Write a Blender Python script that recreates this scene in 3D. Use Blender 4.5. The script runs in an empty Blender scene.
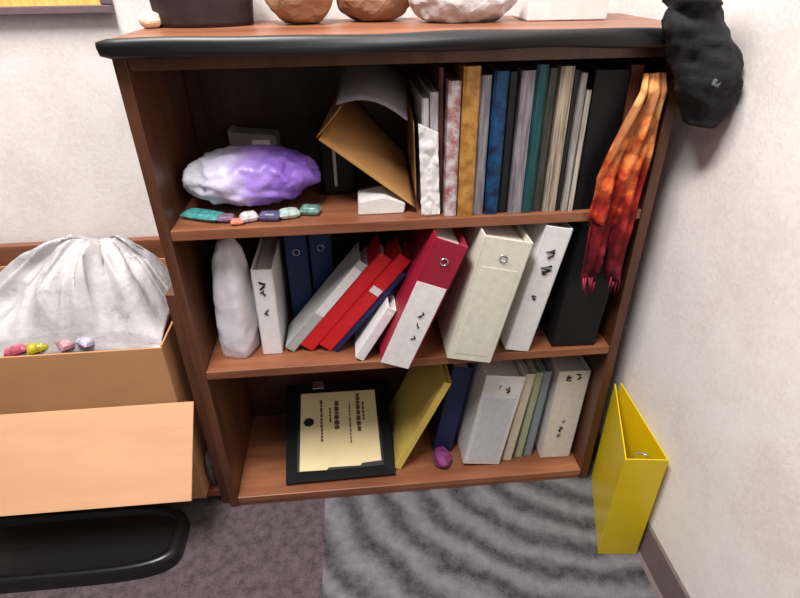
import bpy, bmesh, math, random
from mathutils import Vector, Matrix, noise
R = math.radians
random.seed(7)
sc = bpy.context.scene
COL = sc.collection

# ------------------------------------------------------------------ camera, world, lights, exposure
cam_data = bpy.data.cameras.new('camera')
cam_data.sensor_fit = 'HORIZONTAL'; cam_data.sensor_width = 36.0
cam_data.lens = 544.74 / 800 * 36.0
cam_data.clip_start = 0.02
cam = bpy.data.objects.new('camera', cam_data); COL.objects.link(cam)
r_ = Vector((0.9958974, -0.08962672, -0.0124668)); u_ = Vector((0.05738287, 0.51898692, 0.8528539)); f_ = Vector((0.0699684, 0.85007036, -0.52200077))
M = Matrix((( r_.x, u_.x, -f_.x, 0.34947), (r_.y, u_.y, -f_.y, -0.90958), (r_.z, u_.z, -f_.z, 1.12993), (0, 0, 0, 1)))
cam.matrix_world = M
sc.camera = cam

w = bpy.data.worlds.new('world'); sc.world = w; w.use_nodes = True
w.node_tree.nodes['Background'].inputs[0].default_value = (1.0, 0.97, 0.96, 1)
w.node_tree.nodes['Background'].inputs[1].default_value = 0.08

def area(name, loc, size, sizey, power, aim, color=(1, .965, .93)):
    l = bpy.data.lights.new(name, 'AREA'); l.shape = 'RECTANGLE'; l.size = size; l.size_y = sizey
    l.energy = power; l.color = color
    o = bpy.data.objects.new(name, l); COL.objects.link(o); o.location = loc
    d = Vector(aim) - Vector(loc); o.rotation_euler = d.to_track_quat('-Z', 'Y').to_euler()
    return o
area('ceiling_panel_light', (-0.10, -0.62, 2.65), 1.1, 0.35, 66, (0.3, -0.5, 0))
area('ceiling_panel_light_far', (-0.8, -2.3, 2.65), 1.2, 0.6, 4, (0.2, -0.4, 0.2))
sc.view_settings.view_transform = 'Standard'; sc.view_settings.look = 'None'
sc.view_settings.gamma = 1; sc.view_settings.use_curve_mapping = False
sc.view_settings.exposure = 0.45

# ------------------------------------------------------------------ materials
def s2l(c):
    return tuple(((v/255)/12.92 if v/255 <= .04045 else ((v/255+.055)/1.055)**2.4) for v in c)
class NT:
    def __init__(s, name, rough=.6, spec=.5, metal=0):
        s.m = bpy.data.materials.new(name); s.m.use_nodes = True
        s.t = s.m.node_tree; s.b = s.t.nodes['Principled BSDF']
        s.b.inputs['Roughness'].default_value = rough
        s.b.inputs['Specular IOR Level'].default_value = spec
        s.b.inputs['Metallic'].default_value = metal
    def n(s, t, **k):
        x = s.t.nodes.new(t)
        for a, v in k.items(): setattr(x, a, v)
        return x
    def l(s, a, b): s.t.links.new(a, b)
    def coords(s, scale=(1, 1, 1), kind='Object', rot=(0, 0, 0)):
        tc = s.n('ShaderNodeTexCoord'); mp = s.n('ShaderNodeMapping')
        mp.inputs['Scale'].default_value = scale; mp.inputs['Rotation'].default_value = rot
        s.l(tc.outputs[kind], mp.inputs[0]); return mp.outputs[0]
    def noise(s, vec, scale, detail=4, rough=.6):
        x = s.n('ShaderNodeTexNoise'); x.inputs['Scale'].default_value = scale
        x.inputs['Detail'].default_value = detail; x.inputs['Roughness'].default_value = rough
        s.l(vec, x.inputs['Vector']); return x.outputs['Fac']
    def ramp(s, fac, stops):
        x = s.n('ShaderNodeValToRGB'); e = x.color_ramp.elements
        while len(e) < len(stops): e.new(.5)
        for i, (p, c) in enumerate(stops):
            e[i].position = p; e[i].color = tuple(c) + (1,)
        s.l(fac, x.inputs[0]); return x.outputs[0]
    def bump(s, h, strength, dist=.002):
        x = s.n('ShaderNodeBump'); x.inputs['Strength'].default_value = strength; x.inputs['Distance'].default_value = dist
        s.l(h, x.inputs['Height']); s.l(x.outputs[0], s.b.inputs['Normal'])
    def col(s, o): s.l(o, s.b.inputs['Base Color'])

def mottled(name, c, var=.12, scale=30, stretch=(1, 1, 1), rough=.6, spec=.4, bump=.0, bscale=None, c2=None, lo=.35, hi=.65):
    a = NT(name, rough, spec); v = a.coords(stretch)
    f = a.noise(v, scale)
    c0 = s2l(c)
    if c2 is None:
        A = tuple(x*(1-var) for x in c0); B = tuple(min(1, x*(1+var)) for x in c0)
    else: A = c0; B = s2l(c2)
    a.col(a.ramp(f, [(lo, A), (hi, B)]))
    if bump:
        a.bump(a.noise(v, bscale or scale*3), bump)
    return a.m

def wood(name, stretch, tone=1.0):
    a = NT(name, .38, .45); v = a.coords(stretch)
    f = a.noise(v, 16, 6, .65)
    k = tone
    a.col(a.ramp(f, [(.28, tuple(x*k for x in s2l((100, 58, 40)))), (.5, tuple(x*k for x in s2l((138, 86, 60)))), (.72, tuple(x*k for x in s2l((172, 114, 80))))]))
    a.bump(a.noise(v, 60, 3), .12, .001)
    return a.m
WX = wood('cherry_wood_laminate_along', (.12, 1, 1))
WZ = wood('cherry_wood_upright_shaded', (1, 1, .12), .42)  # same wood darkened: shade on the side panels is in the colour
WB = wood('cherry_wood_back_shaded', (1, 1, .2), .22)  # same wood, darkest: the dim interior is painted into the back

def wall_mat():
    a = NT('textured_wall_vinyl', .75, .25); v = a.coords((1, 1, 1))
    f = a.noise(v, 7, 3); f2 = a.noise(v, 130, 3, .7)
    mx = a.n('ShaderNodeMix', data_type='FLOAT'); mx.inputs[0].default_value = .45
    a.l(f, mx.inputs[2]); a.l(f2, mx.inputs[3])
    a.col(a.ramp(mx.outputs[0], [(.38, s2l((226, 217, 214))), (.5, s2l((235, 228, 225))), (.62, s2l((240, 235, 232)))]))
    a.bump(f2, .35, .002)
    return a.m
WALL = wall_mat()

def carpet_mat(name, lo, hi, waves):
    a = NT(name, .95, .05); v = a.coords((1, 1, 1))
    f2 = a.noise(v, 260, 3, .8)
    f1 = a.noise(v, 45, 3, .6)
    m1 = a.n('ShaderNodeMix', data_type='FLOAT'); m1.inputs[0].default_value = .5
    a.l(f1, m1.inputs[2]); a.l(f2, m1.inputs[3]); fac = m1.outputs[0]
    if waves:
        mp = a.coords((1, 1.35, 1)); mp.node.inputs['Location'].default_value = (-.92, -.10, 0)
        wv = a.n('ShaderNodeTexWave', wave_type='RINGS', rings_direction='Z', wave_profile='SIN')
        wv.inputs['Scale'].default_value = 3.4; wv.inputs['Distortion'].default_value = 2.6
        wv.inputs['Detail'].default_value = 2.5; wv.inputs['Detail Scale'].default_value = 2.2
        a.l(mp, wv.inputs['Vector'])
        m2 = a.n('ShaderNodeMix', data_type='FLOAT'); m2.inputs[0].default_value = waves
        a.l(fac, m2.inputs[2]); a.l(wv.outputs['Fac'], m2.inputs[3]); fac = m2.outputs[0]
        a.col(a.ramp(fac, [(.25, s2l(lo)), (.75, s2l(hi))]))
    else:
        a.col(a.ramp(fac, [(.38, s2l(lo)), (.62, s2l(hi))]))
    a.bump(f2, .8, .004)
    return a.m
CARPET = carpet_mat('charcoal_patterned_carpet', (38, 36, 40), (136, 133, 139), .27)
CARPET2 = carpet_mat('brown_grey_carpet', (70, 60, 64), (108, 96, 101), 0)

def plain(name, c, rough=.5, spec=.5, metal=0, var=.06, scale=60, bump=0):
    m = mottled(name, c, var, scale, rough=rough, spec=spec, bump=bump); 
    m.node_tree.nodes['Principled BSDF'].inputs['Metallic'].default_value = metal
    return m
CARD = mottled('cardboard', (186, 138, 98), .06, 14, (.3, 1, 1), .8, .15, .1, 200)
CARDLIT = mottled('cardboard_lit', (226, 176, 136), .05, 14, (.3, 1, 1), .8, .15, .1, 200)  # paler copy of the cardboard, overhead light put into its colour
BLACKP = plain('black_gloss_plastic', (24, 25, 27), .28, .5, bump=.05)
BLACKM = plain('black_vinyl', (17, 17, 20), .5, .25)
FRAMEB = plain('matt_black_frame', (10, 10, 11), .6, .12)
BLACKC = mottled('black_cloth', (34, 35, 38), .25, 90, (1, 1, 1), .75, .25, .5, 300)
STRAPM = mottled('black_webbing', (25, 27, 30), .35, 25, (.15, 1, 1), .42, .5, .2, 60)
PAPER = plain('white_paper', (226, 223, 222), .7, .2)
PAGES = mottled('page_edges', (214, 208, 200), .16, 60, (12, .3, .3), .8, .1)
INK = plain('black_ink', (34, 32, 38), .7, .2)
CHROME = plain('chrome', (190, 192, 198), .25, .5, .9)
WHITEV = plain('white_vinyl', (228, 226, 226), .4, .4)
IVORYV = plain('ivory_vinyl', (216, 214, 198), .42, .4)
GREYV = plain('grey_vinyl', (176, 178, 176), .5, .4)
REDV = plain('red_vinyl', (205, 34, 40), .38, .45)
CRIMV = plain('crimson_vinyl', (148, 26, 52), .4, .45)
NAVYV = plain('navy_vinyl', (28, 38, 84), .4, .45)
BLUEV = plain('blue_vinyl', (14, 42, 86), .4, .45)
YELV = plain('yellow_plastic', (220, 190, 14), .35, .45, var=.04, scale=12)

# ------------------------------------------------------------------ helpers
def link(name, bm, mat, parent=None, smooth=False, loc=None, rot=None, label=None):
    me = bpy.data.meshes.new(name)
    bmesh.ops.recalc_face_normals(bm, faces=bm.faces)
    for f in bm.faces: f.smooth = smooth
    bm.to_mesh(me); bm.free()
    for m in (mat if isinstance(mat, (list, tuple)) else [mat]): me.materials.append(m)
    o = bpy.data.objects.new(name, me); COL.objects.link(o)
    if parent: o.parent = parent
    if loc: o.location = loc
    if rot: o.rotation_euler = rot
    if label: o['label'] = label
    return o
def thing(name, label, cat, loc=(0, 0, 0), rot=(0, 0, 0), group=None):
    o = bpy.data.objects.new(name, None); COL.objects.link(o); o.empty_display_size = .02
    o.location = loc; o.rotation_euler = rot
    return tag(o, label, cat, group)
def tag(o, label, cat, group=None):
    o['label'] = label; o['category'] = cat
    if group: o['group'] = group
    return o
def struct(name, bm, mat, label, parent=None):
    o = link(name, bm, mat, parent); o['kind'] = 'structure'; o['label'] = label; o['category'] = name.split('_')[0]
    return o
def NB(): return bmesh.new()
def box(bm, x0, x1, y0, y1, z0, z1, bev=0, seg=2, mi=0):
    n0 = len(bm.faces)
    r = bmesh.ops.create_cube(bm, size=1)
    for v in r['verts']:
        v.co = Vector(((x0+x1)/2 + v.co.x*(x1-x0), (y0+y1)/2 + v.co.y*(y1-y0), (z0+z1)/2 + v.co.z*(z1-z0)))
    if bev:
        es = list({e for v in r['verts'] for e in v.link_edges})
        bmesh.ops.bevel(bm, geom=es, offset=bev, segments=seg, affect='EDGES', profile=.5)
    return bm
def prism(bm, pts, axis, a, b):
    """pts polygon in the two other axes, extruded between a and b on axis"""
    def mk(p, t):
        if axis == 'x': return (t, p[0], p[1])
        if axis == 'y': return (p[0], t, p[1])
        return (p[0], p[1], t)
    A = [bm.verts.new(mk(p, a)) for p in pts]; B = [bm.verts.new(mk(p, b)) for p in pts]
    bm.faces.new(A); bm.faces.new(B)
    for i in range(len(pts)):
        j = (i+1) % len(pts); bm.faces.new((A[i], A[j], B[j], B[i]))
    return bm
def tube(bm, path, rad, n=8, cap=True, squash=None):
    path = [Vector(p) for p in path]; rings = []
    for i, p in enumerate(path):
        t = (path[min(i+1, len(path)-1)] - path[max(i-1, 0)]).normalized()
        a = t.cross(Vector((0, 0, 1)));
        if a.length < .01: a = t.cross(Vector((0, 1, 0)))
        a.normalize(); b = a.cross(t)
        r = rad[i] if isinstance(rad, (list, tuple)) else rad
        sq = squash or (1, 1)
        rings.append([bm.verts.new(p + a*math.cos(2*math.pi*k/n)*r*sq[0] + b*math.sin(2*math.pi*k/n)*r*sq[1]) for k in range(n)])
    for i in range(len(rings)-1):
        for k in range(n):
            bm.faces.new((rings[i][k], rings[i][(k+1) % n], rings[i+1][(k+1) % n], rings[i+1][k]))
    if cap: bm.faces.new(rings[0]); bm.faces.new(rings[-1])
    return bm
def grid(bm, nu, nv, fn, mi=None):
    V = [[bm.verts.new(fn(i/nu, j/nv)) for j in range(nv+1)] for i in range(nu+1)]
    for i in range(nu):
        for j in range(nv):
            f = bm.faces.new((V[i][j], V[i+1][j], V[i+1][j+1], V[i][j+1]))
            if mi: f.material_index = mi((i+.5)/nu, (j+.5)/nv)
    return bm
def solid(o, t, off=0):
    m = o.modifiers.new('thickness', 'SOLIDIFY'); m.thickness = t; m.offset = off; return o
def crumple(p, f, seed):
    """ridged folds, -1..1"""
    q = Vector(p)*f + Vector((seed*3.1, seed*1.7, -seed*2.3))
    a = 1 - 2*abs(noise.noise(q)); b = 1 - 2*abs(noise.noise(q*2.1 + Vector((9, 4, 1))))
    c = noise.noise(q*4.3)
    return (a*.6 + b*.3 + c*.25 - .35)
def blob(bm, c, r, seed, amp, freq, sub=4, flat=None, shape=None, top=None):
    """crumpled closed lump: centre c, radii r; flat = z floor it settles on"""
    res = bmesh.ops.create_icosphere(bm, subdivisions=sub, radius=1)
    for v in res['verts']:
        d = v.co.normalized()
        s = Vector((d.x*r[0], d.y*r[1], d.z*r[2]))
        if shape: s = shape(s, d)
        k = 1 + amp*crumple(s, freq, seed)
        p = Vector(c) + s*k
        if flat is not None and p.z < flat: p.z = flat + .0004*random.random()
        if top is not None and p.z > top: p.z = top
        v.co = p
    return bm
def pillow(bm, lx, ly, t, seed):
    """a sealed packet: puffed middle, flat crimped ends"""
    def f(sgn):
        def g(u, v):
            x = (u-.5)*2; y = (v-.5)*2
            p = max(0, (1-x**6))*max(0, (1-y**4))
            n = crumple((x*.03*lx/.03, y*.02, 0), 60, seed)
            zig = .0012*math.sin(v*60) if abs(x) > .98 else 0
            return Vector((x*lx + zig, y*ly*(1-.08*x*x), t + sgn*t*(p**.6)*(.92+.25*n*(abs(x) < .9))))
        return g
    grid(bm, 20, 14, f(1)); grid(bm, 20, 14, f(-1))
    bmesh.ops.remove_doubles(bm, verts=bm.verts, dist=.0002)
    return bm
def scribble(bm, x, z, s, y, seed, wid=.0013):
    """a handwritten character: a wavering pen stroke, flat on a plane of constant y"""
    rnd = random.Random(seed); p = []
    for k in range(7):
        p.append((x + rnd.uniform(-.5, .5)*s, y, z + (k/6-.5)*s*.9 + rnd.uniform(-.2, .2)*s))
    tube(bm, p, wid, 6)
    return bm

# ------------------------------------------------------------------ setting
WXR = .942   # right wall
bm = NB(); box(bm, -2.2, .23, -2.6, .31, -.05, 0); struct('floor', bm, CARPET2, 'brown grey carpet on the left')
bm = NB(); box(bm, .23, WXR+.1, -2.6, .31, -.05, 0); struct('floor', bm, CARPET, 'charcoal carpet with pale wavy bands')
bm = NB(); box(bm, -2.2, WXR+.1, .31, .41, -.05, 2.7); struct('wall_back', bm, WALL, 'pale textured wall behind the bookcase')
bm = NB(); box(bm, WXR, WXR+.1, -2.6, .31, -.05, 2.7); struct('wall_right', bm, WALL, 'pale textured wall right of the bookcase')
BASEM = plain('brown_vinyl_cove_base', (112, 98, 98), .55, .35)
bm = NB(); prism(bm, [(WXR-.014, 0), (WXR-.006, .006), (WXR-.005, .09), (WXR-.001, .094), (WXR, .094), (WXR, 0)], 'y', -2.6, .305)
struct('baseboard_right', bm, BASEM, 'taupe cove baseboard along the right wall')

# ------------------------------------------------------------------ main bookcase
W, H, D = .90, 1.042, .295
bc = thing('bookcase', 'reddish brown wooden bookcase with three shelves of binders', 'bookcase')
def panel(name, x0, x1, y0, y1, z0, z1, mat, par, bev=.0015, label=None):
    return link(name, box(NB(), x0, x1, y0, y1, z0, z1, bev), mat, par, label=label)
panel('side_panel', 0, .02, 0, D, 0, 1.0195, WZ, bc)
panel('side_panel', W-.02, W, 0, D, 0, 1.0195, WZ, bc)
panel('top_panel', -.004, W+.004, -.006, D, 1.02, H, WX, bc)
panel('shelf', .0205, W-.0205, .001, D-.012, .40, .42, WX, bc)
panel('shelf', .0205, W-.0205, .001, D-.012, .717, .737, WX, bc)
panel('bottom_board', .0205, W-.0205, .001, D-.012, .012, .03, WX, bc)
panel('kick_rail', .0205, W-.0205, .003, .018, 0, .0115, WX, bc)
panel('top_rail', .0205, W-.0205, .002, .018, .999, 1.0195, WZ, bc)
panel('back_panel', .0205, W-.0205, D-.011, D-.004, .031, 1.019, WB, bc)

# ------------------------------------------------------------------ low open unit on the left
lu = thing('low_shelf_unit', 'low open-fronted wooden shelf unit holding the cardboard box', 'shelf unit', (-.70, 0, 0))
def lpanel(name, x0, x1, y0, y1, z0, z1, mat, **k): return panel(name, x0+.70, x1+.70, y0, y1, z0, z1, mat, lu, **k)
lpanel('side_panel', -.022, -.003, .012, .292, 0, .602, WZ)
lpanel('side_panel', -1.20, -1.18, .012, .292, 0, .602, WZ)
lpanel('back_panel', -1.179, -.0225, .272, .292, .03, .602, WX)
lpanel('bottom_board', -1.179, -.0225, .012, .2715, .03, .05, WX)
lpanel('kick_board', -1.179, -.0225, .05, .062, 0, .0295, BLACKM, label='recessed kick board, coloured black for the shadow under the unit')  # black colour stands for the shadow below the bottom board

# ------------------------------------------------------------------ cardboard box + bag
cb = thing('cardboard_box', 'open brown cardboard box with its front flap hanging down', 'box', (-.27, .12, .0505))
bx0, bx1, by0, by1, bh = -.29, .222, -.128, .135, .447
bm = NB()
t = .004
box(bm, bx0, bx1, by0, by0+t, 0, bh-.002, .0008, 1)
box(bm, bx0, bx1, by1-t, by1, 0, .512, .0008, 1)
box(bm, bx0, bx0+t, by0+t, by1-t, 0, bh, .0008, 1)
box(bm, bx1-t, bx1, by0+t, by1-t, 0, bh, .0008, 1)
box(bm, bx0+t, bx1-t, by0+t, by1-t, 0, t)
link('carton', bm, CARD, cb)
bm = NB()   # flap: hinge at z .357 world, swings down and out
hz, hy = .357-.0505, by0-.004
ez, ey = .165-.0505, -.108-.12
prism(bm, [(hy, hz), (hy+.001, hz-.005), (ey+.003, ez-.004), (ey, ez)], 'x', bx0-.015, bx1+.034)
for v in bm.verts:
    if v.co.z < .2 and v.co.x > 0: v.co.x -= .022
link('front_flap', bm, CARDLIT, cb, label='flap folded outward, coloured paler for the light on it')

def white_bag_mat():
    a = NT('crumpled_white_plastic', .35, .5); v = a.coords((1, 1, 1))
    f = a.noise(v, 14, 5, .7); f3 = a.noise(v, 7, 2)
    a.col(a.ramp(f, [(.30, s2l((150, 145, 150))), (.42, s2l((184, 180, 183))), (.6, s2l((200, 197, 199)))]))
    a.bump(a.noise(v, 60, 4), .5, .004)
    a.b.inputs['Subsurface Weight'].default_value = .0
    return a.m
BAGM = white_bag_mat()
def heap(s, d):
    # peaked heap: ridge high in the middle, skirt to the right
    return s
bm = NB()
def bagf(u, v):
    x = -.53 + u*.472; y = .02 + v*.215
    px = (x + .06)
    prof = 0
    pts = [(-.53, .545), (-.42, .575), (-.33, .615), (-.24, .665), (-.15, .655), (-.10, .60), (-.058, .51)]
    for (xa, za), (xb, zb) in zip(pts, pts[1:]):
        if xa <= x <= xb+1e-6:
            k = (x-xa)/(xb-xa); prof = za + (zb-za)*k
    rim = .485
    hv = math.sin(min(1, v*1.55+.0)*math.pi/2)**.8 if v < .75 else 1 - ((v-.75)/.25)**2*.35
    z = rim + (prof-rim)*hv - (.012 if v < .05 else 0)
    dx, dy = x + .19, (y - .20)*1.1
    th = math.atan2(dy, dx); rr = math.hypot(dx, dy)
    def ridge(p): return 1 - 2.6*abs(noise.noise(Vector(p)))
    n = ridge((math.cos(th)*2.6 + 3, math.sin(th)*2.6, rr*2.2))          # long folds running down from the knot
    n2 = ridge((math.cos(th)*6.5 + 9, math.sin(th)*6.5, rr*7))
    n3 = ridge((x*13 + 4, y*13, 2.7))
    k = min(1, v*3.5) * min(1, (1-u)*7)
    f_ = min(1, rr/.09)
    return Vector((x + (.010*n2)*k*f_, y - (.020*n + .008*n3)*k - .004, z + ((.022*n + .011*n2)*f_ + .010*n3 - .012)*k))
grid(bm, 150, 76, bagf)
for vv in list(bm.verts): pass
o = link('plastic_bag', bm, BAGM, None, smooth=True)
solid(o, .003)
tag(o, 'large crumpled white plastic bag heaped in the cardboard box', 'bag')
# small coloured packets peeking out under the bag by the box rim
pk = [(-.335, .029, .482, (190, 92, 112), 'pink'), (-.292, .029, .486, (170, 160, 40), 'yellow-green'), (-.235, .029, .488, (176, 128, 134), 'dusty pink'),
      (-.200, .026, .490, (176, 168, 196), 'lilac')]
for i, (x, y, z, c, nm) in enumerate(pk):
    bm = NB(); pillow(bm, .024, .015, .010, i+11)
    o = link('packet', bm, plain('packet_%s' % nm, c, .35, .5, var=.3, scale=70), None, loc=(x, y, z), rot=(.3, .2*i-.3, .4*i))
    tag(o, 'small %s packet poking out below the white bag at the box rim' % nm, 'packet', 'packets in the cardboard box')
bm = NB(); blob(bm, (0, 0, .05), (.012, .016, .052), 21, .3, 40, 3, flat=0)
tag(link('plastic_scrap', bm, mottled('grey_scrap', (90, 86, 92), .5, 60), None, loc=(-.0335, .035, .0505)), 'mottled grey scrap wedged beside the cardboard box', 'scrap')

# black glossy lid on the floor
bm = NB()
def lid(u, v):
    a = u*2*math.pi
    n = 4.5
    ca, sa = math.cos(a), math.sin(a)
    rr = (abs(ca)**n + abs(sa)**n)**(-1/n)
    prof = [(1.0, 0), (1.0, .012), (.985, .028), (.95, .036), (.90, .033), (.86, .026), (.5, .025), (.0, .025)]
    k = v*(len(prof)-1); i = min(int(k), len(prof)-2); t = k-i
    s = prof[i][0]*(1-t)+prof[i+1][0]*t; z = prof[i][1]*(1-t)+prof[i+1][1]*t
    s = max(s, .001)
    hx, hy = .30, .118
    inset = (1-s)*hy
    return Vector(((hx*max(0, 1) - inset*1.0)*rr*ca if s > .5 else hx*rr*ca*s*1.0, (hy-inset)*rr*sa if s > .5 else hy*rr*sa*s, z))
def lidfix(u, v):
    a = u*2*math.pi; n = 4.5; ca, sa = math.cos(a), math.sin(a)
    rr = (abs(ca)**n + abs(sa)**n)**(-1/n)
    prof = [(0, 0.0005), (0, .014), (.002, .028), (.007, .036), (.014, .038), (.022, .034), (.028, .027), (.06, .025), (.117, .025)]
    k = v*(len(prof)-1); i = min(int(k), len(prof)-2); t = k-i
    ins = prof[i][0]*(1-t)+prof[i+1][0]*t; z = prof[i][1]*(1-t)+prof[i+1][1]*t
    return Vector(((.30-ins)*rr*ca, (.088-ins*.75)*rr*sa, z))
grid(bm, 96, 24, lidfix)
bmesh.ops.remove_doubles(bm, verts=bm.verts, dist=.0003)
tag(link('plastic_tray', bm, BLACKP, None, smooth=True, loc=(-.385, -.086, 0)), 'glossy black plastic tray lying on the carpet under the cardboard flap', 'tray')

# ------------------------------------------------------------------ binders
def binder(name, label, BR, lean, yaw, w, h, d, cover, pages=PAGES, spine_label=None, marks=None, ring=True, group=None, mirror=False, band=None):
    """origin at the front bottom corner of the spine on the leaning side"""
    t = thing(name, label, 'binder', BR, (0, R(lean), R(yaw)), group)
    s = 1 if mirror else -1
    X = lambda a: a*s
    def bx(bm, a, b, *r, **k): return box(bm, min(X(a), X(b)), max(X(a), X(b)), *r, **k)
    bm = NB(); th = .0028
    bx(bm, 0, th, 0, d, 0, h, bev=.001); bx(bm, w-th, w, 0, d, 0, h, bev=.001)
    bx(bm, .0002, w-.0002, 0, th, 0, h, bev=.001)
    link('cover', bm, cover, t)
    if pages:
        bm = NB(); bx(bm, th+.002, w-th-.002, .012, d-.006, .006, h-.014, bev=.001)
        link('pages', bm, pages, t)
    if spine_label:
        z0, z1, c, a0, a1 = spine_label
        bm = NB(); bx(bm, w*a0, w*a1, -.0008, .0003, h*z0, h*z1)
        lb = link('spine_label', bm, c, t)
    if marks:
        for i, (a, z, sz) in enumerate(marks):
            bm = scribble(NB(), X(w*a), h*z, sz, -.0012, i*7+int(h*1000)+int(w*3000), sz*.11)
            link('handwritten_character', bm, INK, t)
    if ring:
        bm = NB(); n = 20
        rx = X(w*.5)
        path = [(rx+.007*math.cos(2*math.pi*k/n), -.0012, h*ring+.007*math.sin(2*math.pi*k/n)) for k in range(n+1)]
        tube(bm, path, .0014, 6, False)
        link('finger_ring', bm, CHROME, t, True)
    return t

GM = 'binders on the middle shelf'
GL = 'binders on the bottom shelf'
# middle shelf (z .42)
Z2 = .4203
binder('slim_binder', 'slim white binder with dark writing, standing right beside the white plastic sack', (.174, .05, Z2), 1.0, 0, .042, .205, .19, WHITEV,
       marks=[(.55, .52, .012), (.5, .83, .018), (.6, .75, .012)], ring=False, group=GM)
binder('blue_binder', 'small blue binder standing back in shadow, left one of the pair', (.240, .150, Z2), 0, 0, .048, .245, .12, BLUEV, ring=.78, group=GM)
binder('blue_binder', 'small blue binder standing back in shadow, right one of the pair', (.292, .155, Z2), 0, 0, .048, .252, .12, BLUEV, ring=.78, group=GM)
binder('slim_binder', 'thin grey binder with white spine label leaning on the red binders', (.197, .052, Z2), 40, 0, .022, .262, .085, GREYV,
       spine_label=(.42, .93, PAPER, .06, .94), ring=False, group=GM)
binder('red_binder', 'left of the two red binders, leaning with plain spine', (.237, .050, Z2), 40, 0, .030, .275, .09, REDV, ring=False, group=GM)
binder('red_binder', 'right of the two red binders, leaning with a small white sticker', (.277, .046, Z2), 40, 0, .030, .272, .09, REDV,
       spine_label=(.62, .68, PAPER, .12, .9), ring=False, group=GM)
binder('navy_folder', 'thin navy folder leaning right under the red binders', (.290, .042, Z2), 40, 0, .009, .236, .15, NAVYV, ring=False, group=GM)
binder('slim_binder', 'short white binder wedged between red and crimson binders', (.346, .006, Z2), 31, 0, .020, .140, .20, WHITEV,
       spine_label=(.0, .92, WHITEV, .06, .86), ring=False, group=GM)
binder('crimson_binder', 'crimson binder with white label over lower spine, jutting past the shelf', (.440, -.032, Z2), 21.8, 0, .064, .292, .26, CRIMV,
       spine_label=(.0, .68, PAPER, .06, 1.0), marks=[(.42, .45, .012), (.38, .36, .010), (.36, .26, .012)], ring=.86, group=GM)
binder('ivory_binder', 'wide ivory binder leaning right, widest on the middle shelf', (.609, -.030, Z2), 12.5, 0, .094, .279, .27, IVORYV,
       spine_label=(.06, .78, IVORYV, .12, .88), ring=.86, group=GM)
binder('white_binder', 'white binder with black writing leaning beside the ivory binder', (.699, 0, Z2), 11, 0, .053, .288, .25, WHITEV,
       marks=[(.55, .80, .018), (.5, .68, .022), (.6, .46, .014)], ring=False, group=GM)
binder('black_binder', 'wide black binder at the right end of the middle shelf', (.846, .008, Z2), 5, 0, .096, .275, .25, BLACKM, ring=False, group=GM)
# bottom shelf (z .03)
Z1 = .0303
binder('white_binder', 'wide white binder with a dark logo near its top on the bottom shelf', (.678, .040, Z1), 8, 0, .096, .288, .22, WHITEV,
       marks=[(.38, .86, .016), (.6, .89, .008)], spine_label=(.03, .78, plain('pale_label', (208, 212, 218), .3, .5), .1, .9), ring=False, group=GL)
binder('cream_binder', 'thin cream binder standing against the wide white binder', (.712, .050, Z1), 6.5, 0, .024, .285, .22, plain('cream_vinyl', (212, 204, 186), .5, .3), ring=False, group=GL)
binder('green_binder', 'thin pale green binder on the bottom shelf', (.742, .058, Z1), 5, 0, .019, .28, .21, plain('pale_green_vinyl', (170, 180, 152), .5, .3), ring=False, group=GL)
binder('grey_binder', 'thin blue-grey binder left of the last white binder', (.768, .060, Z1), 4, 0, .020, .28, .21, plain('blue_grey_vinyl', (138, 150, 164), .5, .3), ring=False, group=GL)
binder('white_binder', 'white binder with dark squares at the right end of the bottom shelf', (.866, .048, Z1), 2, 0, .078, .285, .22, plain('cream_white_vinyl', (232, 226, 220), .45, .35),
       marks=[(.35, .94, .014), (.65, .93, .014), (.5, .35, .016), (.55, .28, .010), (.5, .45, .008)], ring=False, group=GL)
binder('navy_binder', 'dark navy binder behind the yellow folder on the bottom shelf', (.562, .095, Z1), 9, 0, .05, .28, .18, NAVYV, ring=False, group=GL)
bm = NB(); blob(bm, (0, 0, .018), (.022, .03, .019), 31, .3, 40, 3, flat=0)
tag(link('pouch', bm, plain('magenta_cloth', (130, 62, 116), .6, .3, var=.3), None, loc=(.532, .062, .0303)), 'small magenta pouch on the bottom shelf before the navy binder', 'pouch')

# ------------------------------------------------------------------ framed certificate on the bottom shelf
import math as m_
fa = math.atan2(.118, .232)
fr = thing('framed_certificate', 'black framed cream certificate leaning back on the bottom shelf', 'picture frame', (.2725, .030, .0306), (fa, 0, R(1)))
FW, FL = .272, .262
bm = NB(); bw = .026
bo = [(-FW/2, 0), (FW/2, 0), (FW/2, FL), (-FW/2, FL)]
def bar(bm, p):    # mitred bar with a rounded profile
    A = [bm.verts.new((x, y, 0)) for x, y in p]
    B = [bm.verts.new((x*(1 if i < 2 else 1), y, .012 if i < 2 else .008)) for i, (x, y) in enumerate(p)]
    bm.faces.new(A); bm.faces.new(B)
    for i in range(4): bm.faces.new((A[i], A[(i+1) % 4], B[(i+1) % 4], B[i]))
i_ = [(-FW/2+bw, bw), (FW/2-bw, bw), (FW/2-bw, FL-bw), (-FW/2+bw, FL-bw)]
for k in range(4): bar(bm, [bo[k], bo[(k+1) % 4], i_[(k+1) % 4], i_[k]])
bmesh.ops.remove_doubles(bm, verts=bm.verts, dist=.0002)
link('frame', bm, FRAMEB, fr)
bm = NB(); box(bm, -FW/2+bw-.002, FW/2-bw+.002, bw-.002, FL-bw+.002, .001, .004)
link('mat_board', bm, BLACKM, fr)
CREAM = mottled('cream_certificate', (236, 218, 168), .05, 10, rough=.6, spec=.2)
bm = NB()
prism(bm, [(-.103, .029), (-.035, .027), (-.03, .033), (.05, .031), (.055, .037), (.104, .039), (.101, .232), (-.098, .236)], 'z', .0041, .0052)
pp = link('certificate', bm, CREAM, fr)
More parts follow.
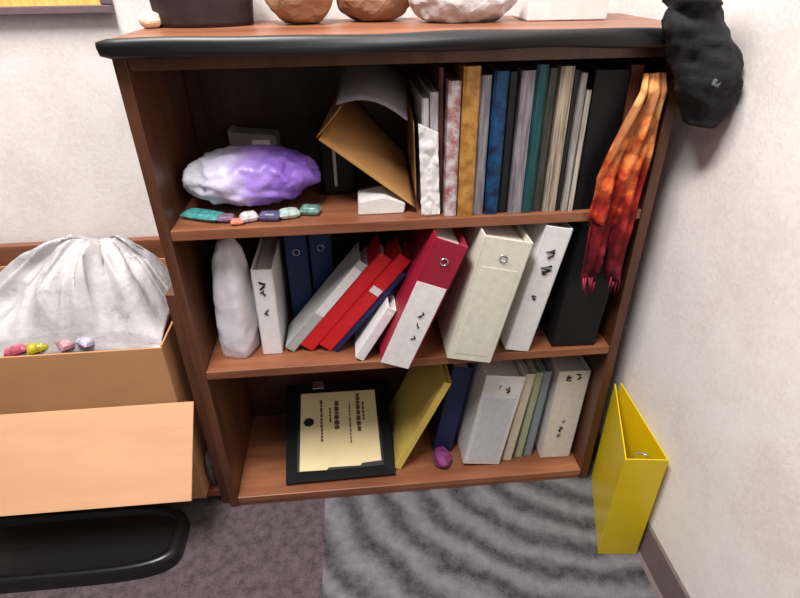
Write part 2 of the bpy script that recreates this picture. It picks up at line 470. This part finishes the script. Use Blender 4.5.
TXM = plain('brown_print', (104, 78, 64), .7, .2)
for xx, z0, z1, wd in ((.052, .12, .225, .012), (.066, .15, .20, .006), (-.005, .13, .21, .013), (-.022, .15, .19, .006), (-.045, .10, .215, .007), (.030, .09, .20, .004)):
    bm = NB(); yy = z0; rnd = random.Random(int(xx*1000))
    box(bm, xx-wd*.12, xx+wd*.12, z0, z1, .0052, .00545)
    while yy < z1:      # letters of one printed line, joined on their baseline
        l = rnd.uniform(.005, .013); box(bm, xx-wd/2*rnd.uniform(.6, 1), xx+wd/2, yy, min(yy+l, z1), .0052, .0056); yy += l + .003
    link('text_line', bm, TXM, pp)
bm = NB(); 
n = 14; prism(bm, [(-.078+.013*math.cos(2*math.pi*k/n)*(1+.1*(k % 2)), .155+.011*math.sin(2*math.pi*k/n)*(1+.1*(k % 2))) for k in range(n)], 'z', .0052, .0058)
link('seal', bm, INK, pp)
bm = NB(); box(bm, -.066, -.036, FL-.018, FL+.004, .0121, .0145, .001)
link('clip', bm, CHROME, fr)

# manila folder, leaning right, edge toward the viewer
t = thing('manila_folder', 'yellow manila folder leaning to the right of the framed certificate', 'folder', (.424, .070, .0304), (0, R(24), 0))
MAN = mottled('manila_card', (228, 200, 104), .05, 10, rough=.65, spec=.25)
bm = NB(); box(bm, -.0025, -.0005, -.02, .20, 0, .30, .0006, 1); box(bm, -.0185, -.0165, -.02, .20, .006, .297, .0006, 1); box(bm, -.0185, -.0005, -.0215, -.0195, 0, .298, .0006, 1)
link('cover', bm, MAN, t)
bm = NB(); box(bm, -.0160, -.0030, -.018, .195, .004, .288, .0005, 1); link('papers', bm, mottled('cream_papers', (226, 206, 128), .12, 40, (14, .3, .3)), t)

# ------------------------------------------------------------------ top shelf
Z3 = .7373
GT = 'magazines and folders on the top shelf'
def magazine(name, label, cat, x0, x1, h, y, d, c, c2=None, lean=0, pages=True, pc=None, streak=(10, .5, 1), group=GT):
    wdt = x1-x0; h += .008
    t = thing(name, label, cat, (x1 if lean >= 0 else x0, y, Z3), (0, R(lean), 0), group)
    ox = -wdt if lean >= 0 else 0
    m = mottled('cover_%s' % name, c, .35, 14, streak, .45, .4, c2=c2, lo=.4, hi=.62)
    bm = NB(); th = min(.0014, wdt*.15)
    box(bm, ox, ox+th, 0, d, 0, h, .0004, 1); box(bm, ox+wdt-th, ox+wdt, 0, d*.98, 0, h*.995, .0004, 1)
    # spine rounds over at the front
    prism(bm, [(ox, .001), (ox+wdt*.2, -.0015), (ox+wdt*.8, -.0015), (ox+wdt, .001), (ox+wdt, .0025), (ox, .0025)], 'z', 0, h)
    link('cover', bm, m, t)
    if pages:
        bm = NB(); box(bm, ox+th, ox+wdt-th, .003, d*.97, .002, h-.006); link('pages', bm, PAGES, t)
    return t
magazine('magazine', 'thin grey-white magazine, leftmost standing on the top shelf', 'magazine', .472, .4845, .195, .034, .2, (196, 190, 200), (230, 226, 230), lean=-1)
magazine('magazine', 'creased white magazine beside a brown one on the top shelf', 'magazine', .4858, .4995, .205, .030, .2, (232, 226, 230), (180, 170, 180), lean=-1)
magazine('folder', 'brown folder poking above white magazines on the top shelf', 'folder', .5010, .5085, .243, .03, .2, (92, 56, 44), lean=-1)
magazine('magazine', 'white magazine with red marks left of the gold folder', 'magazine', .509, .530, .225, .010, .2, (206, 198, 200), (150, 84, 80), streak=(3, .5, 3))
magazine('folder', 'golden brown folder, tallest on the top shelf', 'folder', .532, .560, .247, .006, .22, (150, 98, 40), (188, 142, 74), streak=(3, .5, 3))
magazine('magazine', 'grey magazine between the gold folder and the blue folder', 'magazine', .562, .580, .232, .012, .2, (104, 100, 108), (150, 146, 152))
magazine('folder', 'dark blue folder with bright blue lower spine', 'folder', .583, .607, .238, .010, .22, (8, 28, 58), (12, 74, 120), streak=(2, .5, 2.5))
magazine('folder', 'black slab standing in for the dark gap right of the blue folder', 'folder', .6085, .626, .236, .016, .22, (14, 14, 20))  # black slab added where shade fills a gap between spines
magazine('magazine', 'pale grey magazine left of the teal folder', 'magazine', .628, .651, .238, .008, .2, (150, 142, 150), (96, 92, 100), lean=0)
magazine('folder', 'teal green folder on the top shelf', 'folder', .653, .672, .246, .010, .22, (14, 60, 62), (16, 84, 84))
magazine('folder', 'dark olive folder right of the teal folder', 'folder', .6735, .691, .24, .014, .22, (40, 42, 38), (70, 68, 58))
magazine('magazine', 'cream magazine, wider of the two cream spines on the top shelf', 'magazine', .693, .715, .243, .008, .2, (190, 174, 152), (104, 94, 84), streak=(14, .5, .6))
magazine('folder', 'slim black folder between cream magazines', 'folder', .7165, .7265, .236, .014, .2, (22, 22, 24))
magazine('magazine', 'slim grey magazine beside the slim black folder', 'magazine', .7275, .738, .232, .008, .2, (176, 170, 164), (110, 106, 104), streak=(14, .5, .6))
magazine('magazine', 'thin cream booklet leaning on the black binder of the top shelf', 'booklet', .7395, .748, .205, .006, .2, (200, 190, 176), (130, 122, 114), streak=(14, .5, .6))
t = binder('black_binder', 'black binder behind the orange scarf on the top shelf', (.812, .012, Z3), 0, 0, .060, .243, .25, BLACKM, ring=False, group='binders on the top shelf')
magazine('folder', 'reddish brown folder at the right end of the top shelf', 'folder', .816, .838, .24, .02, .22, (108, 58, 44), (140, 80, 60))

# crumpled sheet in front of the white magazines
bm = NB()
def sheet(u, v):
    x = -.017 + u*.034 - .006*v; z = v*.165*(1-.10*u)
    n = crumple((x*1.6, 0, z), 17, 77); n2 = crumple((x, 0, z), 42, 78)
    return Vector((x + .002*n2, .006*n + .002*n2 + .010*(v*.4), z + .0012))
grid(bm, 22, 60, sheet)
o = solid(link('crumpled_sheet', bm, PAPER, None, True, loc=(.484, .0135, Z3)), .001)
tag(o, 'crumpled white paper sheet standing in front of the leftmost magazines', 'paper')

# kraft envelope standing open, grey lining sheet above it
t = thing('kraft_envelope', 'large open brown kraft envelope lying tilted on the top shelf', 'envelope', (.38, .10, Z3))
KRAFT = mottled('kraft_paper', (170, 126, 78), .08, 18, rough=.75, spec=.15)
GREYS = mottled('grey_lining_paper', (150, 142, 150), .1, 14, rough=.7, spec=.15)
def quadpatch(bm, a, b, c, d, nu, nv, bulge):
    a, b, c, d = map(Vector, (a, b, c, d)); nrm = (b-a).cross(d-a).normalized()
    return grid(bm, nu, nv, lambda u, v: (a*(1-u)+b*u)*(1-v) + (d*(1-u)+c*u)*v + nrm*bulge*math.sin(math.pi*u)*math.sin(math.pi*min(1, v*1.0)))
L = lambda x, y, z: (x-.38, y-.10, z-Z3)
bm = NB(); quadpatch(bm, L(.291, .05, .874), L(.458, .03, .748), L(.458, .20, .80), L(.335, .24, .93), 16, 12, .008)
o = link('lower_sheet', bm, KRAFT, t, True); solid(o, .0016)
bm = NB()
quadpatch(bm, L(.287, .053, .876), L(.331, .045, .926), L(.36, .235, .952), L(.334, .24, .93), 8, 10, -.006)
o = link('side_fold', bm, KRAFT, t, True); solid(o, .0016)
bm = NB()
def upper(u, v):
    # arching grey sheet from the fold over to the magazines
    x = .325 + u*.120; z = .932 + .012*math.sin(math.pi*u) - .030*u*u
    y = .046 + v*.19; return Vector(L(x + v*.02, y, z + v*(.052 - .01*u)))
grid(bm, 18, 10, upper)
o = link('upper_sheet', bm, GREYS, t, True, label='grey sheet arching above the opening'); solid(o, .0016)
bm = NB(); quadpatch(bm, L(.456, .044, .900), L(.460, .035, .76), L(.460, .20, .80), L(.460, .23, .93), 8, 8, .004)
o = link('right_fold', bm, KRAFT, t, True); solid(o, .0016)
bm = NB(); prism(bm, [(-.04, 0), (.045, 0), (.048, .02), (.01, .034), (-.038, .026)], 'y', -.012, .05)
bmesh.ops.bevel(bm, geom=list(bm.edges), offset=.002, segments=2, affect='EDGES')
tag(link('paper_bundle', bm, PAPER, None, loc=(.392, .045, Z3)), 'small white paper bundle under the kraft envelope', 'paper')
# black case behind
t = thing('black_case', 'black upright case in shadow between purple bag and kraft envelope', 'case', (.315, .14, Z3))
bm = NB(); box(bm, -.032, .035, 0, .11, 0, .125, .008, 3); link('case_body', bm, BLACKM, t)
bm = NB(); box(bm, -.006, .000, -.002, .001, .02, .11, .0008, 1); link('zip_strip', bm, GREYV, t)

# purple-white bag
def pbag_mat():
    a = NT('white_and_purple_plastic', .35, .5); v = a.coords((1, 1, 1))
    sx = a.n('ShaderNodeSeparateXYZ'); a.l(v, sx.inputs[0])
    f = a.noise(v, 22, 3)
    ad = a.n('ShaderNodeMath', operation='MULTIPLY_ADD'); ad.inputs[1].default_value = .07; a.l(f, ad.inputs[0]); a.l(sx.outputs[0], ad.inputs[2])
    mr = a.n('ShaderNodeMapRange'); mr.inputs['From Min'].default_value = -.06; mr.inputs['From Max'].default_value = .10; a.l(ad.outputs[0], mr.inputs[0])
    a.col(a.ramp(mr.outputs[0], [(.0, s2l((228, 228, 240))), (.42, s2l((214, 204, 240))), (.62, s2l((176, 146, 224))), (.95, s2l((138, 100, 200)))]))
    a.bump(a.noise(v, 70, 4), .5, .003)
    return a.m
bm = NB()
blob(bm, (0, 0, .058), (.120, .070, .050), 4, .19, 22, 5, flat=.012)
tag(link('plastic_bag', bm, pbag_mat(), None, True, loc=(.160, .098, Z3+.004)), 'white and purple plastic bag slumped on the top shelf', 'bag')
GREYBOX = mottled('grey_carton', (134, 120, 128), .12, 25)
t = thing('small_carton', 'small grey carton with a white tag behind the purple bag', 'box', (.150, .232, Z3), (0, 0, R(-4)))
bm = NB(); prism(bm, [(-.048, 0), (.048, 0), (.048, .104), (.040, .108), (-.036, .112), (-.046, .120)], 'y', -.022, .022)
bmesh.ops.bevel(bm, geom=list(bm.edges), offset=.0015, segments=1, affect='EDGES'); link('carton_body', bm, GREYBOX, t)
bm = NB(); box(bm, .0, .035, -.0235, -.0222, .074, .098); link('tag', bm, PAPER, t)
# packets under it
for i, (x, y, rx, ry, rz, c, nm) in enumerate([(.068, .052, .036, .018, .010, (74, 150, 150), 'teal'), (.114, .034, .014, .012, .009, (120, 96, 120), 'dusky'),
        (.155, .030, .014, .012, .012, (206, 200, 204), 'white'), (.192, .031, .018, .012, .011, (88, 84, 120), 'slate blue'),
        (.226, .038, .017, .013, .012, (176, 196, 190), 'mint'), (.264, .050, .017, .014, .012, (110, 150, 140), 'sea green'), (.135, .018, .010, .009, .007, (214, 130, 112), 'salmon')]):
    bm = NB(); pillow(bm, rx*1.08, ry, rz*.72, 40+i)
    tag(link('packet', bm, plain('wrap_%s' % nm, c, .35, .5, var=.35, scale=90), None, loc=(x, y, Z3+.0004), rot=(0, 0, (i*1.3) % .9 - .4)),
        'small %s packet along the front of the purple bag' % nm, 'packet', 'packets around the purple bag')

# white sack on the middle shelf
bm = NB()
def sack(s, d):
    k = (d.z+1)/2
    q = (1-abs(d.z)**3.2)**.42/max(.05, (1-d.z*d.z)**.5); q = min(q, 3)*(1+.05*math.sin(5*math.atan2(d.y, d.x)+1))
    return Vector((s.x*q*(1.0-.26*k) + .012*k, s.y*q*(1.0-.35*k), s.z))
blob(bm, (0, 0, .112), (.046, .058, .148), 8, .11, 15, 5, flat=0, shape=sack, top=.262)
tag(link('plastic_sack', bm, mottled('milky_plastic', (216, 212, 220), .05, 10, rough=.35, spec=.5, bump=.4, bscale=40), None, smooth=True, loc=(.079, .085, Z2)),
    'bulging white plastic sack at the left end of the middle shelf', 'bag')

# ------------------------------------------------------------------ orange scarf
def scarf_mat():
    a = NT('orange_burgundy_scarf', .8, .15); v = a.coords((1, 1, 1))
    sx = a.n('ShaderNodeSeparateXYZ'); a.l(v, sx.inputs[0])
    vo = a.n('ShaderNodeTexVoronoi'); vo.inputs['Scale'].default_value = 34; a.l(v, vo.inputs['Vector'])
    f = a.noise(v, 24, 4, .7)
    ad = a.n('ShaderNodeMath', operation='MULTIPLY_ADD'); ad.inputs[1].default_value = .42; a.l(f, ad.inputs[0]); a.l(sx.outputs[2], ad.inputs[2])
    mr = a.n('ShaderNodeMapRange'); mr.inputs['From Min'].default_value = .16; mr.inputs['From Max'].default_value = .60; a.l(ad.outputs[0], mr.inputs[0])
    base = a.ramp(mr.outputs[0], [(.10, s2l((84, 22, 36))), (.34, s2l((140, 40, 52))), (.50, s2l((196, 66, 46))), (.62, s2l((236, 132, 70))), (.82, s2l((250, 196, 128)))])
    mx = a.n('ShaderNodeMix', data_type='RGBA', blend_type='MULTIPLY'); mx.inputs[0].default_value = .75
    a.l(base, mx.inputs[6])
    a.l(a.ramp(vo.outputs['Distance'], [(.2, (1, 1, 1)), (.42, (.8, .55, .45)), (.55, (.28, .10, .12))]), mx.inputs[7])
    a.l(mx.outputs[2], a.b.inputs['Base Color'])
    a.bump(f, .4, .004)
    return a.m
SC = scarf_mat()
t = thing('scarf', 'orange and burgundy patterned scarf hanging down the right end of the shelves', 'scarf', (.825, -.022, .60))
bm = NB()
def scf(u, v):   # v 0 bottom .. 1 top
    zz = .0 + v*.375
    k = v
    xl = (-.052 + .002*k) if k < .55 else -.052 + (k-.55)/.45*.055
    xr = .036 if k < .3 else .036 + (k-.3)*.004
    if k < .33: xl = -.045; xr = .034
    x = xl + (xr-xl)*u
    fold = .007*math.sin(u*13 + v*4) + .004*math.sin(u*25+1.5 - v*7)
    y = .004 + fold + .006*noise.noise(Vector((x*30, zz*14, 2)))
    if k > .93: y += (k-.93)*.28
    return Vector((x, y, zz))
grid(bm, 34, 60, scf)
# open two gaps towards the bottom: remove a wedge
rm = [f for f in bm.faces if (lambda c: c.z < .095 and abs(c.x+.006-.04*(c.z-.1)) < .009*(1-c.z/.1)+.002)(f.calc_center_median())]
bmesh.ops.delete(bm, geom=rm, context='FACES')
o = link('scarf_cloth', bm, SC, t, True); solid(o, .003)
FRM = plain('burgundy_fringe', (140, 44, 66), .8, .15, var=.4)
for i in range(13):
    x = -.043 + i*.0062
    if -.018 < x < .012: continue
    bm = NB(); rnd = random.Random(i)
    tube(bm, [(x, .004, .006), (x+rnd.uniform(-.003, .003), .002, -.010), (x+rnd.uniform(-.004, .004), .003, -.024-rnd.random()*.012)], [.0018, .0022, .0012], 6)
    link('fringe', bm, FRM, t, True)

# ------------------------------------------------------------------ yellow binder on the floor
t = thing('yellow_binder', 'bright yellow binder standing on the carpet between bookcase and wall', 'binder', (.885, -.213, .0005))
def slab(bm, a, b, th, z0, z1a, z1b):
    a = Vector(a); b = Vector(b); d = (b-a).normalized(); n = Vector((-d.y, d.x))*th
    P = [a, b, b+n, a+n]; Z = [z1a, z1b, z1b, z1a]
    A = [bm.verts.new((p.x, p.y, z0)) for p in P]; B = [bm.verts.new((p.x, p.y, z)) for p, z in zip(P, Z)]
    bm.faces.new(A); bm.faces.new(B)
    for i in range(4): bm.faces.new((A[i], A[(i+1) % 4], B[(i+1) % 4], B[i]))
A_ = (-.041, .005); C_ = (.043, -.004); B_ = (.0275, .215); D_ = (.044, .215)
bm = NB(); slab(bm, A_, B_, -.0025, 0, .302, .310); link('front_cover', bm, YELV, t)
bm = NB(); slab(bm, C_, D_, .0025, 0, .300, .310); link('back_cover', bm, YELV, t)
bm = NB(); slab(bm, A_, C_, .0025, 0, .302, .300); link('spine', bm, YELV, t)
bm = NB(); box(bm, -.010, .014, .006, .010, .03, .292, .001); 
for zz in (.06, .16, .286):
    tube(bm, [(.002+.014*math.cos(a), .020+.012*math.sin(a), zz) for a in [k*math.pi/8 for k in range(17)]], .0016, 6, False)
link('ring_mechanism', bm, CHROME, t, True)

# ------------------------------------------------------------------ things on top of the bookcase
ZT = 1.0425
t = thing('basket', 'dark woven basket on top of the bookcase at the left', 'basket', (.098, .215, ZT))
DARK = mottled('dark_weave', (44, 30, 32), .3, 60)
bm = NB(); n = 40
def bsk(u, v):
    a = u*2*math.pi; r = 1 + .12*v + .012*math.sin(40*a)*1
    return Vector((.082*r*math.cos(a), .050*r*math.sin(a), .11*v + .0))
grid(bm, 80, 14, bsk); 
fl = [bm.verts.new((.082*math.cos(2*math.pi*k/n), .050*math.sin(2*math.pi*k/n), .001)) for k in range(n)]; bm.faces.new(fl)
o = link('basket_wall', bm, DARK, t, True); solid(o, .003, 1)
bm = NB(); tube(bm, [(.093*math.cos(2*math.pi*k/n), .057*math.sin(2*math.pi*k/n), .11) for k in range(n+1)], .005, 8, False); link('rim', bm, DARK, t, True)
bm = NB(); blob(bm, (0, 0, .045), (.060, .058, .046), 51, .18, 18, 4, flat=0)
tag(link('paper_bag', bm, mottled('crumpled_kraft', (158, 124, 98), .1, 20, rough=.8, spec=.1, bump=.4), None, loc=(.272, .215, ZT)), 'crumpled brown paper bag on top of the bookcase', 'bag')
bm = NB(); blob(bm, (0, 0, .035), (.066, .055, .04), 52, .16, 20, 4, flat=0)
tag(link('paper_bag', bm, mottled('crumpled_tan', (176, 128, 96), .1, 20, rough=.8, spec=.1, bump=.4), None, loc=(.362, .235, ZT)) if False else link('cloth_bundle', bm, mottled('tan_cloth', (142, 106, 84), .1, 20, rough=.8, spec=.1, bump=.4), None, loc=(.352+.05, .238, ZT)) , 'tan cloth bundle beside the brown paper bag on top', 'cloth')
bm = NB(); blob(bm, (0, 0, .04), (.092, .06, .05), 53, .16, 16, 5, flat=0)
tag(link('plastic_bag', bm, BAGM, None, loc=(.560, .185, ZT)), 'white plastic bag on top of the bookcase', 'bag')
t = thing('white_box', 'low white box on top of the bookcase near the black bag', 'box', (.745, .20, ZT), (0, 0, R(-2)))
bm = NB(); box(bm, -.072, .072, -.05, .06, 0, .05, .002); link('box_base', bm, PAPER, t)
bm = NB(); box(bm, -.074, .074, -.052, .062, .0502, .075, .002); link('lid', bm, WHITEV, t)
bm = NB(); blob(bm, (0, 0, .012), (.018, .022, .014), 54, .2, 40, 3, flat=0)
tag(link('corner_highlight', bm, plain('cream_paper', (240, 214, 186), .7, .2), None, loc=(-.0+.012, .185, ZT)), 'small cream lump standing in for the highlight at the left corner of the bookcase top', 'paper')  # cream lump added as a painted highlight on the corner

# black strap along the front edge
bm = NB(); N = 60
path = []; rad = []
for k in range(N+1):
    u = k/N; x = -.006 + u*.869
    path.append((x, -.020 + .0015*math.sin(u*17), 1.0325 + .0022*math.sin(u*9+1) - .001*u))
    e = min(1, u*30+.75); rad.append(.0132*e*(1+.06*math.sin(u*23)))
def strapmesh():
    bm = NB(); rings = []; n = 14
    for p, r in zip(path, rad):
        ring = []
        for k in range(n):
            a = 2*math.pi*k/n; s = 1 + .16*math.sin(3*a + p[0]*9)
            ring.append(bm.verts.new((p[0], p[1] + .011*math.cos(a)*s*r/.0132, p[2] + r*math.sin(a)*s)))
        rings.append(ring)
    for i in range(len(rings)-1):
        for k in range(n): bm.faces.new((rings[i][k], rings[i][(k+1) % n], rings[i+1][(k+1) % n], rings[i+1][k]))
    bm.faces.new(rings[0]); bm.faces.new(rings[-1]); return bm
o = link('strap', strapmesh(), STRAPM, None, smooth=True)
tag(o, 'twisted black strap stretched along the front edge of the bookcase top', 'strap')

# black cloth bag hanging over the right front corner
def poly_x(z):
    # left/right limits of the bag at height z (world)
    T = [(.893, .900, .925), (.909, .892, .922), (.93, .876, .934), (.96, .860, .939), (1.0, .840, .934), (1.03, .826, .916), (1.06, .814, .893), (1.09, .808, .872), (1.14, .82, .865), (1.17, .83, .855)]
    for (za, la, ra), (zb, lb, rb) in zip(T, T[1:]):
        if z <= zb:
            k = max(0, (z-za)/(zb-za)); return la+(lb-la)*k, ra+(rb-ra)*k
    return T[-1][1], T[-1][2]
bm = NB(); nz, na = 46, 36; rings = []
for i in range(nz+1):
    z = .908 + (1.17-.908)*i/nz
    l, r = poly_x(z); cx = (l+r)/2; hx = (r-l)/2
    yc = -.062; hy = .048 * math.sin(math.pi*min(1, .12+(i/nz)*1.3))**.6 if i/nz < .65 else .040
    hy = max(hy, .012)
    ring = []
    for k in range(na):
        a = 2*math.pi*k/na
        p = Vector((hx*math.cos(a), hy*math.sin(a), 0))
        q = Vector((cx, yc, z)) + p
        n_ = crumple((q.x, q.y, q.z*.7), 19, 6) + .5*crumple(q, 38, 9)
        q += p.normalized()*(.013*n_)
        q.x = min(q.x, .9405)
        q.y = min(q.y, -.0095 if z < 1.06 else .02)
        ring.append(bm.verts.new(q))
    rings.append(ring)
for i in range(nz):
    for k in range(na): bm.faces.new((rings[i][k], rings[i][(k+1) % na], rings[i+1][(k+1) % na], rings[i+1][k]))
bm.faces.new(rings[0]); bm.faces.new(rings[-1])
t = thing('cloth_bag', 'black cloth bag hanging at the right corner of the bookcase top', 'bag', (0, 0, 0))
link('bag_body', bm, BLACKC, t, True)
bm = NB(); box(bm, -.006, .006, -.0035, .0035, -.005, .005, .002)
link('highlight_block', bm, plain('grey_highlight', (92, 94, 98), .35, .5), t, loc=(.882, -.112, .978), rot=(0, .4, 0))  # small grey block stands in for a highlight on the black cloth

# cork board on the back wall
t = thing('cork_board', 'golden cork board with dark frame on the wall above the cardboard box', 'board', (-.70, .309, 1.06))
CORK = mottled('golden_cork', (250, 190, 108), .14, 60, (2, 1, .3), .8, .15)
bm = NB(); box(bm, -.60, .60, -.012, 0, .01, .69); link('cork_panel', bm, CORK, t)
FR = plain('purple_brown_frame', (112, 92, 96), .5, .4)
bm = NB(); box(bm, -.612, .612, -.022, 0, 0, .0145, .002); box(bm, -.612, .612, -.022, 0, .68, .70, .002); box(bm, -.612, -.596, -.022, 0, .015, .679, .002); box(bm, .596, .612, -.022, 0, .015, .679, .002)
link('frame', bm, FR, t)
